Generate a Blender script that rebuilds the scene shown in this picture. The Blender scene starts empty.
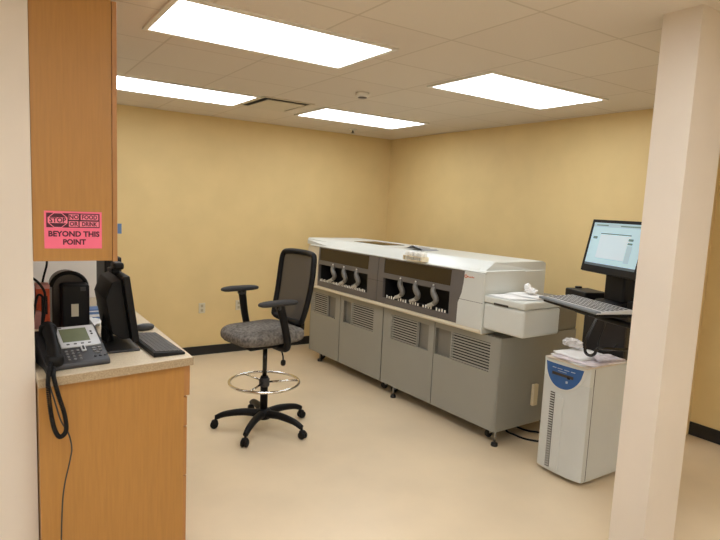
import bpy, bmesh, math, random
from mathutils import Vector, Matrix
random.seed(7)
S = bpy.context.scene
C = S.collection
PI = math.pi

# ------------------------------------------------------------------ materials
def lin(c):
    return tuple(((v/255)/12.92 if v/255 <= .04045 else ((v/255+.055)/1.055)**2.4) for v in c) + (1,)

def mat(name, rgb, rough=.5, metal=0, var=0, scale=8, bump=0, bscale=120, stretch=None, spec=.5, rgb2=None):
    m = bpy.data.materials.new(name); m.use_nodes = True
    n, l = m.node_tree.nodes, m.node_tree.links
    b = n['Principled BSDF']
    b.inputs['Base Color'].default_value = lin(rgb)
    b.inputs['Roughness'].default_value = rough
    b.inputs['Metallic'].default_value = metal
    b.inputs['Specular IOR Level'].default_value = spec
    if var or bump:
        tc = n.new('ShaderNodeTexCoord'); mp = n.new('ShaderNodeMapping')
        l.new(tc.outputs['Object'], mp.inputs['Vector'])
        if stretch: mp.inputs['Scale'].default_value = stretch
    if var:
        nz = n.new('ShaderNodeTexNoise'); nz.inputs['Scale'].default_value = scale; nz.inputs['Detail'].default_value = 5
        l.new(mp.outputs['Vector'], nz.inputs['Vector'])
        r = n.new('ShaderNodeValToRGB')
        lo = tuple(max(0, v*(1-var)) for v in rgb); hi = tuple(min(255, v*(1+var)) for v in rgb)
        if rgb2: lo, hi = rgb, rgb2
        r.color_ramp.elements[0].position = .3; r.color_ramp.elements[1].position = .7
        r.color_ramp.elements[0].color = lin(lo); r.color_ramp.elements[1].color = lin(hi)
        l.new(nz.outputs['Fac'], r.inputs['Fac']); l.new(r.outputs['Color'], b.inputs['Base Color'])
    if bump:
        nb = n.new('ShaderNodeTexNoise'); nb.inputs['Scale'].default_value = bscale
        l.new(mp.outputs['Vector'], nb.inputs['Vector'])
        bp = n.new('ShaderNodeBump'); bp.inputs['Strength'].default_value = bump; bp.inputs['Distance'].default_value = .004
        l.new(nb.outputs['Fac'], bp.inputs['Height']); l.new(bp.outputs['Normal'], b.inputs['Normal'])
    return m

def emit(name, rgb, strength):
    m = bpy.data.materials.new(name); m.use_nodes = True
    b = m.node_tree.nodes['Principled BSDF']
    b.inputs['Base Color'].default_value = lin(rgb)
    b.inputs['Emission Color'].default_value = lin(rgb)
    b.inputs['Emission Strength'].default_value = strength
    return m

def seethrough(name, rgb, amount, rough=.3, tint=None):
    m = mat(name, rgb, rough)
    n, l = m.node_tree.nodes, m.node_tree.links
    t = n.new('ShaderNodeBsdfTransparent'); t.inputs['Color'].default_value = lin(tint or (255, 255, 255))
    mx = n.new('ShaderNodeMixShader'); mx.inputs['Fac'].default_value = amount
    l.new(n['Principled BSDF'].outputs[0], mx.inputs[1]); l.new(t.outputs[0], mx.inputs[2])
    l.new(mx.outputs[0], n['Material Output'].inputs['Surface'])
    return m

LIGHT = 14.5
M = dict(
    yellow=mat('yellow_wall_paint', (223, 196, 139), .6, var=.015, scale=3, bump=.05, bscale=300),
    white=mat('off_white_wall_paint', (222, 210, 194), .6, var=.012, scale=3, bump=.05, bscale=300),
    grey_wall=mat('pale_grey_paint', (238, 232, 224), .6, var=.012, scale=3),
    floor=mat('vinyl_floor', (227, 206, 173), .32, var=.03, scale=1.6, bump=.02, bscale=60),
    black_rubber=mat('black_rubber', (26, 23, 21), .55),
    wood=mat('maple_laminate', (176, 126, 62), .42, var=.03, scale=6, stretch=(14, 14, .9), rgb2=None),
    wood_edge=mat('maple_edge_band', (176, 124, 70), .45, var=.04, scale=8, stretch=(8, 8, 1)),
    counter=mat('speckled_laminate', (196, 178, 148), .4, var=.2, scale=210, rgb2=(226, 210, 182)),
    counter_edge=mat('speckled_laminate_edge', (150, 128, 98), .45, var=.2, scale=210, rgb2=(188, 168, 136)),
    ana_grey=mat('warm_grey_panel', (150, 148, 138), .45, var=.01, scale=3),
    ana_grey2=mat('warm_grey_recess', (126, 122, 112), .5, var=.02, scale=4),
    slat=mat('grille_slat', (160, 158, 148), .45, var=.02, scale=4),
    ana_white=mat('off_white_plastic', (212, 214, 207), .3, var=.008, scale=3),
    ana_cream=mat('cream_plastic_trim', (214, 203, 178), .4, var=.008, scale=3),
    bezel=mat('taupe_bezel', (100, 95, 91), .45, var=.02, scale=4),
    dark=mat('dark_cavity', (18, 16, 14), .7),
    lever=mat('lever_grey', (112, 108, 101), .35, var=.03, scale=20),
    lever_pale=mat('lever_grip_grey', (176, 172, 162), .35),
    marker=mat('white_marker', (236, 234, 226), .4),
    orange=mat('orange_mark', (196, 92, 40), .5),
    steel=mat('steel_rod', (160, 155, 148), .3, metal=.9),
    chrome=mat('chrome', (225, 222, 216), .12, metal=1),
    black=mat('black_plastic', (15, 14, 14), .5, var=.06, scale=14, spec=.25),
    black_soft=mat('black_armrest_foam', (40, 39, 39), .7, var=.06, scale=40),
    black_gloss=mat('black_gloss', (18, 18, 19), .18),
    charcoal=mat('charcoal_plastic', (52, 51, 52), .45, var=.04, scale=20),
    brown_lid=mat('smoky_brown_lid', (62, 52, 42), .3, var=.05, scale=14),
    brown_black=mat('dark_brown_plastic', (32, 27, 24), .4, var=.05, scale=14),
    fabric=mat('grey_woven_fabric', (84, 80, 75), .95, var=.3, scale=46, bump=.6, bscale=260, rgb2=(140, 133, 124), spec=.2),
    mesh=seethrough('black_chair_mesh', (78, 71, 62), .07, .8),
    silver=mat('silver_plastic', (196, 196, 196), .35, var=.02, scale=30),
    lcd=mat('green_lcd', (112, 118, 92), .25, var=.04, scale=12),
    key=mat('key_grey', (116, 114, 112), .5),
    key_dark=mat('key_charcoal', (72, 70, 68), .5),
    keyblack=mat('key_black', (42, 41, 41), .5),
    board_grey=mat('keyboard_frame_grey', (206, 206, 204), .4),
    palm=mat('keyboard_palm_grey', (112, 118, 122), .5),
    ups=mat('beige_grey_plastic', (206, 208, 203), .42, var=.012, scale=4),
    ups_pale=mat('pale_grey_shield', (214, 216, 210), .4),
    blue=mat('blue_label', (46, 92, 150), .4, var=.03, scale=20),
    label_text=mat('label_print', (176, 190, 206), .4),
    blue2=mat('blue_carton', (96, 128, 178), .5, var=.05, scale=20),
    tape=mat('blue_tape', (92, 120, 160), .6),
    pink=mat('pink_paper', (246, 112, 140), .6, var=.02, scale=10),
    ink=mat('dark_maroon_ink', (74, 16, 36), .6),
    pinkink=mat('pink_print', (244, 132, 152), .6),
    paper=mat('white_paper', (240, 238, 234), .7, var=.01, scale=20),
    grey_sheet=mat('grey_sheet', (150, 153, 156), .5, var=.05, scale=20),
    paper2=mat('printed_paper', (238, 226, 226), .7, var=.09, scale=26, rgb2=(200, 190, 194)),
    cream=mat('cream_sheet', (228, 214, 182), .7, var=.02, scale=20),
    cardboard=mat('tan_cover_sheet', (220, 208, 190), .7, var=.03, scale=20),
    orange_box=mat('orange_carton', (214, 88, 44), .5, var=.08, scale=30),
    rosy=mat('pale_pink_paper', (222, 160, 150), .6, var=.05, scale=30),
    outlet=mat('almond_plate', (206, 196, 170), .4),
    outlet_socket=mat('outlet_socket', (170, 158, 130), .5),
    slot=mat('dark_slot', (60, 52, 44), .6),
    plastic_bag=seethrough('clear_plastic_film', (244, 240, 238), .4, .15),
    glass=seethrough('smoked_window_wall_reflection', (86, 72, 48), .42, .05, (120, 98, 62)),  # smoky tint; the brown base colour also paints in the wall's reflection
    frame_white=mat('white_enamel', (228, 224, 214), .4),
    vent=mat('ceiling_vent_enamel', (206, 196, 178), .45),
    diffuser=emit('light_diffuser', (240, 247, 255), LIGHT),
    scr=emit('screen_pale_cyan', (168, 196, 206), .85),
    scr_win=emit('screen_window_grey', (184, 202, 210), .85),
    scr_bar=emit('screen_green_bar', (84, 112, 104), 1.0),
    scr_dark=emit('screen_dark_strip', (70, 82, 88), 1.0),
    scr_soft=emit('screen_soft_panel', (150, 172, 178), 1.0),
)

def ceiling_material():
    m = bpy.data.materials.new('ceiling_tiles'); m.use_nodes = True
    n, l = m.node_tree.nodes, m.node_tree.links; b = n['Principled BSDF']; b.inputs['Roughness'].default_value = .85
    tc = n.new('ShaderNodeTexCoord'); mp = n.new('ShaderNodeMapping'); l.new(tc.outputs['Object'], mp.inputs['Vector'])
    mp.inputs['Location'].default_value = (.07, .34, 0)
    br = n.new('ShaderNodeTexBrick'); l.new(mp.outputs[0], br.inputs['Vector'])
    br.offset = 0; br.inputs['Scale'].default_value = 1
    br.inputs['Brick Width'].default_value = .61; br.inputs['Row Height'].default_value = .61
    br.inputs['Mortar Size'].default_value = .007; br.inputs['Mortar Smooth'].default_value = .2
    br.inputs['Color1'].default_value = lin((224, 214, 200)); br.inputs['Color2'].default_value = lin((221, 210, 196))
    br.inputs['Mortar'].default_value = lin((204, 192, 175))
    nz = n.new('ShaderNodeTexNoise'); nz.inputs['Scale'].default_value = 70; l.new(tc.outputs['Object'], nz.inputs['Vector'])
    mx = n.new('ShaderNodeMix'); mx.data_type = 'RGBA'; mx.blend_type = 'MULTIPLY'; mx.inputs[0].default_value = .06
    l.new(br.outputs['Color'], mx.inputs[6]); l.new(nz.outputs['Color'], mx.inputs[7]); l.new(mx.outputs[2], b.inputs['Base Color'])
    return m
M['ceiling'] = ceiling_material()

# ------------------------------------------------------------------ mesh helpers
def B(): return bmesh.new()

def box(bm, x0, x1, y0, y1, z0, z1, rot=None, about=None):
    r = bmesh.ops.create_cube(bm, size=1)
    vs = r['verts']
    for v in vs:
        v.co = Vector(((x0+x1)/2 + v.co.x*(x1-x0), (y0+y1)/2 + v.co.y*(y1-y0), (z0+z1)/2 + v.co.z*(z1-z0)))
    if rot is not None:
        c = Vector(about) if about else Vector(((x0+x1)/2, (y0+y1)/2, (z0+z1)/2))
        for v in vs: v.co = c + rot @ (v.co-c)
    return vs

def prism(bm, poly, a0, a1, axis='y'):
    def P(p, t): return {'y': (p[0], t, p[1]), 'z': (p[0], p[1], t), 'x': (t, p[0], p[1])}[axis]
    A = [bm.verts.new(P(p, a0)) for p in poly]; D = [bm.verts.new(P(p, a1)) for p in poly]
    n = len(poly)
    bm.faces.new(A); bm.faces.new(D[::-1])
    for i in range(n): bm.faces.new((A[i], D[i], D[(i+1) % n], A[(i+1) % n]))
    bmesh.ops.recalc_face_normals(bm, faces=bm.faces)

def spline(pts, k=8, closed=False):
    P = [Vector(p) for p in pts]; out = []; n = len(P)
    rng = range(n) if closed else range(n-1)
    for i in rng:
        if closed: a, b, c, d = P[(i-1) % n], P[i], P[(i+1) % n], P[(i+2) % n]
        else: a, b, c, d = P[max(i-1, 0)], P[i], P[i+1], P[min(i+2, n-1)]
        for j in range(k):
            t = j/k
            out.append(.5*((2*b)+(-a+c)*t+(2*a-5*b+4*c-d)*t*t+(-a+3*b-3*c+d)*t**3))
    if not closed: out.append(P[-1])
    return out

def tube(bm, pts, r, seg=10, closed=False, cap=True):
    P = [Vector(p) for p in pts]; n = len(P); rings = []
    rad = r if callable(r) else (lambda t: r)
    up = Vector((0, 0, 1)); prev = None
    for i, p in enumerate(P):
        if closed: d = P[(i+1) % n]-P[(i-1) % n]
        else: d = P[min(i+1, n-1)]-P[max(i-1, 0)]
        d = d.normalized() if d.length > 1e-9 else Vector((0, 0, 1))
        if prev is None:
            a = up if abs(d.z) < .9 else Vector((1, 0, 0))
            s = d.cross(a).normalized()
        else:
            s = prev - d*prev.dot(d)
            s = s.normalized() if s.length > 1e-6 else d.cross(up).normalized()
        prev = s; q = d.cross(s); R = rad(i/max(n-1, 1))
        rings.append([bm.verts.new(p+R*(math.cos(2*PI*j/seg)*s+math.sin(2*PI*j/seg)*q)) for j in range(seg)])
    for i in range(n if closed else n-1):
        a, b = rings[i], rings[(i+1) % n]
        for j in range(seg): bm.faces.new((a[j], a[(j+1) % seg], b[(j+1) % seg], b[j]))
    if cap and not closed: bm.faces.new(rings[0][::-1]); bm.faces.new(rings[-1])
    bmesh.ops.recalc_face_normals(bm, faces=bm.faces)

def lathe(bm, prof, c=(0, 0, 0), seg=28):
    rings = []
    for r, z in prof:
        rings.append([bm.verts.new((c[0]+max(r, 1e-4)*math.cos(2*PI*j/seg), c[1]+max(r, 1e-4)*math.sin(2*PI*j/seg), c[2]+z)) for j in range(seg)])
    for a, b in zip(rings, rings[1:]):
        for j in range(seg): bm.faces.new((a[j], a[(j+1) % seg], b[(j+1) % seg], b[j]))
    bm.faces.new(rings[0][::-1]); bm.faces.new(rings[-1])
    bmesh.ops.recalc_face_normals(bm, faces=bm.faces)

def superell(bm, c, s, e1=.4, e2=.4, nu=40, nv=20, fn=None):
    sg = lambda v, e: math.copysign(abs(v)**e, v)
    rows = []
    for i in range(nv+1):
        ph = -PI/2 + PI*i/nv
        row = []
        for j in range(nu):
            th = 2*PI*j/nu
            p = Vector((s[0]*sg(math.cos(ph), e1)*sg(math.cos(th), e2), s[1]*sg(math.cos(ph), e1)*sg(math.sin(th), e2), s[2]*sg(math.sin(ph), e1)))
            if fn: p = fn(p)
            row.append(bm.verts.new(p+Vector(c)))
        rows.append(row)
    for a, b in zip(rows, rows[1:]):
        for j in range(nu): bm.faces.new((a[j], a[(j+1) % nu], b[(j+1) % nu], b[j]))
    bmesh.ops.remove_doubles(bm, verts=bm.verts, dist=1e-5)
    bmesh.ops.recalc_face_normals(bm, faces=bm.faces)

def crumple(bm, c, s, seed=0, sub=3, amp=.45):
    rnd = random.Random(seed)
    r = bmesh.ops.create_icosphere(bm, subdivisions=sub, radius=1)
    for v in r['verts']:
        k = 1 - amp*rnd.random()
        v.co = Vector((c[0]+v.co.x*s[0]*k, c[1]+v.co.y*s[1]*k, max(c[2]+v.co.z*s[2]*k, c[2]-s[2]*.9)))

def obj(name, bm, m, parent=None, smooth=False, bevel=0, seg=2, angle=35):
    me = bpy.data.meshes.new(name)
    if smooth:
        for f in bm.faces: f.smooth = True
    bm.to_mesh(me); bm.free()
    o = bpy.data.objects.new(name, me); C.objects.link(o)
    for mm in (m if isinstance(m, (list, tuple)) else [m]): me.materials.append(mm)
    if parent: o.parent = parent
    if bevel:
        b = o.modifiers.new('bevel', 'BEVEL'); b.width = bevel; b.segments = seg; b.limit_method = 'ANGLE'; b.angle_limit = math.radians(angle)
        b.harden_normals = False
    return o

def tag(o, label, cat, group=None):
    o['label'] = label; o['category'] = cat
    if group: o['group'] = group
    return o

def thing(name, label, cat, loc=(0, 0, 0), rz=0, group=None):
    o = bpy.data.objects.new(name, None); C.objects.link(o)
    o.location = loc; o.rotation_euler = (0, 0, rz); o.empty_display_size = .1
    return tag(o, label, cat, group)

def struct(name, bm, m, bevel=0):
    o = obj(name, bm, m, bevel=bevel); o['kind'] = 'structure'; return o

def bx(name, m, parent, x0, x1, y0, y1, z0, z1, bevel=0, seg=2, rot=None, about=None):
    bm = B(); box(bm, x0, x1, y0, y1, z0, z1, rot, about); return obj(name, bm, m, parent, bevel=bevel, seg=seg)

def copy_tree(o, parent=None):
    c = o.copy(); C.objects.link(c); c.parent = parent
    for ch in list(o.children): copy_tree(ch, c)
    return c

def text_mesh(name, body, size, m, parent, matrix, sx=1, bold=.0):
    cu = bpy.data.curves.new(name, 'FONT'); cu.body = body; cu.size = size; cu.extrude = .0004
    cu.align_x = 'CENTER'; cu.align_y = 'CENTER'; cu.offset = bold; cu.resolution_u = 3
    t = bpy.data.objects.new(name+'_source', cu); C.objects.link(t)
    dg = bpy.context.evaluated_depsgraph_get()
    me = bpy.data.meshes.new_from_object(t.evaluated_get(dg))
    bpy.data.objects.remove(t); me.name = name; me.materials.clear(); me.materials.append(m)
    me.transform(matrix @ Matrix.Diagonal((sx, 1, 1, 1)))
    o = bpy.data.objects.new(name, me); C.objects.link(o); o.parent = parent
    return o

def frame_bm(a0, a1, b0, b1, c0, c1, holes, axis='x'):
    """plate between depth a0..a1 spanning b, c with rectangular holes that share no rows (holes sorted by c)"""
    bm = B(); c = c0
    for h in sorted(holes, key=lambda h: h[2]):
        box(bm, a0, a1, b0, b1, c, h[2]); box(bm, a0, a1, b0, h[0], h[2], h[3]); box(bm, a0, a1, h[1], b1, h[2], h[3]); c = h[3]
    box(bm, a0, a1, b0, b1, c, c1)
    return bm

# ------------------------------------------------------------------ room shell
H = 2.74
CX0, CY0 = -9.0, -10.5
def slab(name, m, *a): bm = B(); box(bm, *a); return struct(name, bm, m)
slab('floor', M['floor'], CX0, .5, CY0, .12, -.1, 0)
slab('ceiling', M['ceiling'], CX0, .5, CY0, .12, H, H+.1)
slab('wall_back', M['yellow'], CX0, .12, 0, .12, 0, H)
slab('wall_right', M['yellow'], 0, .12, -4.12, 0, 0, H)
slab('wall_right_recess', M['yellow'], .36, .48, CY0, -4.0, 0, H)
slab('wall_right_return', M['yellow'], .12, .36, -4.12, -4.0, 0, H)
slab('wall_left', M['white'], -6.2, -4.505, -3.80, 0, 0, H)
slab('wall_nook', M['grey_wall'], -4.505, -3.915, -1.95, -1.83, 0, H)
slab('wall_far_left', M['white'], CX0-.12, CX0, CY0, 0, 0, H)
slab('wall_front', M['white'], CX0, .5, CY0-.12, CY0, 0, H)
slab('wall_column', M['white'], -2.085, -1.80, -5.122, -4.947, 0, H)
bm = B(); box(bm, -3.98, -.012, -.012, 0, 0, .105); struct('baseboard_back', bm, M['black_rubber'], .003)
bm = B(); box(bm, -.012, 0, -4.12, 0, 0, .105); struct('baseboard_right', bm, M['black_rubber'], .003)
bm = B(); box(bm, .348, .36, CY0, -4.12, 0, .115); struct('baseboard_recess', bm, M['black_rubber'], .003)

# ceiling lights ------------------------------------------------------
def make_light(label):
    t = thing('ceiling_light', label, 'ceiling light', (0, 0, H), 0, None)
    bm = frame_bm(-.012, 0, -.64, .64, -.335, .335, [(-.612, .612, -.306, .306)])
    for v in bm.verts: v.co = Vector((v.co.y, v.co.z, v.co.x))
    obj('frame', bm, M['frame_white'], t)
    bx('diffuser', M['diffuser'], t, -.612, .612, -.306, .306, -.008, -.002)
    return t
L0 = make_light('')
lights = [(-3.235, -1.26, 'bright ceiling light beyond the wall cabinet, left of the air vent'),
          (-1.29, -1.245, 'bright ceiling light right of the air vent, nearest the room corner'),
          (-1.225, -3.345, 'bright ceiling light above the analyzer, furthest right'),
          (-3.27, -3.345, 'bright ceiling light in front of the wall cabinet, nearest the camera')]
for i, (x, y, lb) in enumerate(lights):
    t = L0 if i == 0 else copy_tree(L0)
    t.location = (x, y, H); t['label'] = lb; t['group'] = 'ceiling lights over the analyzer nook'
for x in (-7.2, -5.25, -3.27, -1.25):
    for y in (-5.5, -7.6, -9.6):
        if x > -2 and y > -6: continue
        t = copy_tree(L0); t.location = (x, y, H); t['label'] = 'bright ceiling light behind the camera in the open lab'; t['group'] = 'ceiling lights of the open lab'

# air vent, detector, sprinkler -----------------------------------------
v = thing('ceiling_vent', 'square ceiling air vent with a hanging plate between two lights', 'air vent', (-2.33, -1.33, H))
bm = frame_bm(-.008, 0, -.255, .255, -.305, .305, [(-.23, .23, -.28, .28)])
for q in bm.verts: q.co = Vector((q.co.y, q.co.z, q.co.x))
obj('frame', bm, M['vent'], v)
bx('backing', M['dark'], v, -.23, .23, -.28, .28, -.003, -.001)
bx('plate', M['vent'], v, -.185, .185, -.235, .235, -.018, -.010, .003)
for sx in (-.15, .15):
    for sy in (-.2, .2): bx('hanger', M['dark'], v, sx-.01, sx+.01, sy-.01, sy+.01, -.011, -.002)
d = thing('smoke_detector', 'small round white detector on the ceiling above the analyzer', 'smoke detector', (-2.05, -2.41, H))
bm = B(); lathe(bm, [(.055, 0), (.055, -.018), (.045, -.034), (.02, -.04)]); obj('cover', bm, M['frame_white'], d, True)
bm = B(); lathe(bm, [(.036, -.033), (.036, -.042), (.015, -.044)]); obj('sensor_ring', bm, M['bezel'], d, True)
d = thing('sprinkler', 'small ceiling sprinkler close to the back wall', 'sprinkler', (-.92, -.47, H))
bm = B(); lathe(bm, [(.05, 0), (.05, -.008), (.014, -.02)]); obj('escutcheon', bm, M['frame_white'], d, True)
bm = B(); lathe(bm, [(.01, -.005), (.01, -.04), (.024, -.044), (.024, -.047), (.002, -.047)]); obj('head', bm, M['bezel'], d, True)

# outlets ----------------------------------------------------------------
def outlet(x, z, lb):
    t = thing('wall_outlet', lb, 'outlet', (x, 0, z), 0, 'outlets on the back wall')
    bx('cover_plate', M['outlet'], t, -.038, .038, -.009, 0, -.06, .06, .004)
    for k in (-1, 1):
        bx('socket', M['outlet_socket'], t, -.014, .014, -.0105, -.008, k*.026-.016, k*.026+.016, .002)
outlet(-2.584, .556, 'beige wall outlet left of the chair armrest, between desk and chair')
outlet(-2.138, .567, 'beige wall outlet partly behind the far chair armrest')

# ------------------------------------------------------------------ analyzer  (local x = depth, y = along length, z up)
AN = thing('chemistry_analyzer', 'long grey and white chemistry analyzer with twin sample bays along the right wall', 'analyzer', (-1.4001, -3.517, 0), .03249)
LEN = 2.895
bx('base_frame', M['ana_grey2'], AN, .045, .95, .0, LEN, .13, .862)
bm = B()
box(bm, .0, .95, -.002, .02, .113, .862)
obj('end_panel', bm, M['ana_grey'], AN, bevel=.004)
bx('end_panel', M['ana_grey'], AN, 0, .95, LEN-.02, LEN+.002, .118, .862, .004)
bx('service_cover', M['ana_grey2'], AN, .69, .95, .002, LEN, .862, 1.12, .012)
def door(u0, u1, r0, r1, g0, g1, z0=.574, z1=.806):
    u0 += .003; u1 -= .003
    bm = frame_bm(0, .022, u0, u1, .113, .86, [(r0, r1, z0, z1)])
    bmesh.ops.remove_doubles(bm, verts=bm.verts, dist=1e-5)
    d = obj('cabinet_door', bm, M['ana_grey'], AN)
    bm = B(); box(bm, .038, .044, r0-.01, r1+.01, z0-.01, z1+.01)
    box(bm, .006, .04, r0-.004, r0, z0, z1); box(bm, .006, .04, r1, r1+.004, z0, z1)
    obj('recess_panel', bm, M['ana_grey2'], d)
    bm = B(); n = 10; hh = (z1-z0)/n
    box(bm, .03, .036, g0, g1, z0, z1)
    gr = obj('vent_backing', bm, M['dark'], d)
    bm = B()
    for i in range(n):
        zc = z0+hh*(i+.5); box(bm, .002, .008, g0, g1, zc-.0055, zc+.0055)
    for yc in (g0+.004, g1-.004): box(bm, .004, .03, yc-.004, yc+.004, z0, z1)
    obj('vent_grille', bm, M['slat'], d)
    return d
door(.0, .745, .10, .735, .10, .545)
door(.75, 1.483, .822, 1.365, .98, 1.365)
door(1.492, 2.252, 1.645, 2.19, 1.645, 2.05)
door(2.258, LEN, 2.352, 2.85, 2.53, 2.85)
# cream ledge under the bays
bm = B(); prism(bm, [(-.062, .872), (-.066, .885), (-.06, .9), (-.05, .906), (.1, .906), (.1, .862), (-.03, .862)], .17, LEN-.01); obj('ledge', bm, M['ana_cream'], AN)
# housing behind the bays
bx('housing', M['ana_white'], AN, .17, .68, .17, LEN-.04, .862, 1.345)
bm = B(); prism(bm, [(.168, .9), (.168, 1.342), (.378, 1.342), (.384, 1.25), (.40, 1.16), (.435, 1.08), (.44, .9)], -.0605, .18, 'x')
fpn = obj('front_panel', bm, M['ana_white'], AN, bevel=.006)
bx('panel_seam', M['slot'], fpn, -.0615, -.05, .168, .435, 1.1105, 1.1135)
bx('bezel_seam', M['slot'], AN, -.0600, -.05, 1.446, 1.70, 1.1105, 1.1135)
bm = B(); prism(bm, [(-.058, .9), (-.05, 1.3), (-.035, 1.348), (.18, 1.348), (.18, .9)], 2.66, LEN+.02); obj('front_panel', bm, M['ana_cream'], AN, bevel=.008)
# white end face of the tower, flush deck and raised cover
bm = B(); prism(bm, [(-.055, .87), (-.055, 1.33), (-.035, 1.348), (.40, 1.355), (.68, 1.36), (.68, .87)], .16, .19); obj('tower_end_panel', bm, M['ana_white'], AN, bevel=.006)
bm = B(); prism(bm, [(-.06, 1.343), (-.06, 1.352), (-.035, 1.362), (.42, 1.362), (.42, 1.343)], .16, LEN-.04); obj('deck', bm, M['ana_white'], AN, bevel=.004)
# raised cover with sloped front and slanted near corner
bm = B()
lo = [(-.035, 1.36), (.03, 1.40), (.085, 1.427), (.11, 1.432), (.64, 1.432), (.675, 1.415), (.68, 1.345)]
def row(y, pts): return [bm.verts.new((p[0], y, p[1])) for p in pts]
nearlo = [(-.0, 1.36), (.055, 1.395), (.095, 1.412), (.12, 1.416), (.64, 1.416), (.675, 1.40), (.68, 1.345)]
endlo = [(-.05, 1.36), (-.05, 1.405), (-.045, 1.422), (-.03, 1.430), (.64, 1.430), (.675, 1.415), (.68, 1.345)]
nr = [(-.005, .205, 1.36), (.05, .205, 1.395), (.09, .21, 1.42), (.115, .215, 1.431), (.64, .163, 1.431), (.675, .163, 1.415), (.68, .163, 1.345)]
R0 = [bm.verts.new((p[0], p[1], p[2])) for p in nr]; R1 = row(.26, lo); R2 = row(1.45, lo); R3 = row(1.47, lo); R4 = row(LEN-.42, lo); R5 = row(LEN+.03, endlo)
for a, b in zip((R0, R1, R2, R3, R4), (R1, R2, R3, R4, R5)):
    for i in range(len(lo)-1): bm.faces.new((a[i], a[i+1], b[i+1], b[i]))
bm.faces.new(R0); bm.faces.new(R5)
bmesh.ops.recalc_face_normals(bm, faces=bm.faces)
obj('raised_cover', bm, M['ana_white'], AN)
bm = B(); box(bm, .17, .46, 1.78, 2.30, 1.4325, 1.4345); obj('lid_window', bm, M['glass'], AN, bevel=.0008)
bm = B(); box(bm, .172, .458, 1.782, 2.298, 1.4321, 1.4326); obj('lid_recess', bm, M['bezel'], AN)
# bezels
def bezel(b0, b1, w0, w1, levers, nm):
    bm = frame_bm(-.058, -.03, b0, b1, .907, 1.347, [(w0, w1, .962, 1.152), (w0, w1, 1.198, 1.332)])
    bmesh.ops.remove_doubles(bm, verts=bm.verts, dist=1e-5)
    for q in bm.verts:                       # front leans back slightly towards the top
        q.co.x += max(0, q.co.z-1.15)*.06
    f = obj('bay_bezel', bm, M['bezel'], AN)
    bm = B(); prism(bm, [(-.049, 1.194), (-.043, 1.336), (-.038, 1.336), (-.044, 1.194)], w0-.004, w1+.004); obj('viewing_window', bm, M['glass'], f)
    bm = B(); box(bm, .15, .168, b0, b1, .907, 1.345); box(bm, -.03, .16, b0, w0-.002, .907, 1.345); box(bm, -.03, .16, w1+.002, b1, .907, 1.345); box(bm, -.03, .16, b0, b1, 1.165, 1.185)
    box(bm, -.03, .16, b0, b1, .907, .95)
    obj('bay_interior', bm, M['dark'], f)
    bm = B()
    box(bm, .03, .12, w0+.1, w0+.55, 1.19, 1.26); box(bm, .06, .12, w1-.35, w1-.05, 1.19, 1.31)
    obj('carousel_cover', bm, M['brown_black'], f, bevel=.015)
    for u in levers:
        bm = B()
        tube(bm, spline([(-.05, u+.022, 1.165), (-.06, u+.024, 1.135), (-.066, u+.008, 1.105), (-.068, u-.022, 1.075), (-.07, u-.03, 1.05), (-.074, u-.012, 1.025)], 6), lambda t: .027-.006*abs(2*t-1), 12)
        lv = obj('clamp_lever', bm, M['lever'], f, True)
        bm = B(); tube(bm, spline([(-.074, u-.018, 1.03), (-.076, u+.012, 1.014), (-.077, u+.035, 1.004), (-.078, u+.055, .998)], 6), lambda t: .019-.003*t, 12)
        superell(bm, (-.078, u+.055, .998), (.016, .017, .016), 1, 1, 14, 8)
        obj('lever_grip', bm, M['lever_pale'], lv, True)
        bm = B(); lathe(bm, [(.006, 0), (.009, .006), (.004, .012)], (0, 0, 0), 12)
        for q in bm.verts: q.co = Vector((-.056-q.co.z, u+.022+q.co.x, 1.178+q.co.y))
        obj('indicator_lamp', bm, M['marker'], f, True)
    for i in range(nm):
        if nm < 27 and i % 5 == 4: continue
        u = w0+.04+(w1-w0-.08)*i/(nm-1)
        h = .022+.006*(i % 2)
        bx('position_marker', M['marker'], f, -.0605, -.057, u-.0085, u+.0085, .966, .966+h, .0015)
    return f
bezel(.375, 1.533, .535, 1.445, (1.16, .945, .71), 25)
bezel(1.541, 2.66, 1.70, 2.635, (2.32, 2.105, 1.87), 29)
# logo: small ring with a short word-like streak
bm = B(); tube(bm, [(-.0620, .358+.012*math.cos(t*PI/6), 1.302+.012*math.sin(t*PI/6)) for t in range(12)], .003, 6, True)
lg = obj('logo_ring', bm, M['orange'], AN)
bm = B()
for i, (w, h) in enumerate([(.012, .012), (.009, .008), (.012, .009), (.008, .012), (.011, .008)]):
    u = .336-i*.0155; box(bm, -.0625, -.060, u-w/2, u+w/2, 1.296, 1.296+h)
obj('logo_word', bm, M['orange'], AN)
# side tray box at near end
bm = B(); box(bm, -.052, .375, -.235, .158, .915, 1.122); obj('side_tray', bm, M['ana_white'], AN, bevel=.022, seg=4)
bm = B(); box(bm, -.055, .378, -.238, .158, 1.126, 1.180); st = obj('side_tray_lid', bm, M['ana_white'], AN, bevel=.014, seg=3)
bx('finger_slot', M['slot'], st, -.0575, -.05, -.085, .055, 1.122, 1.138, .003)
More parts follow.
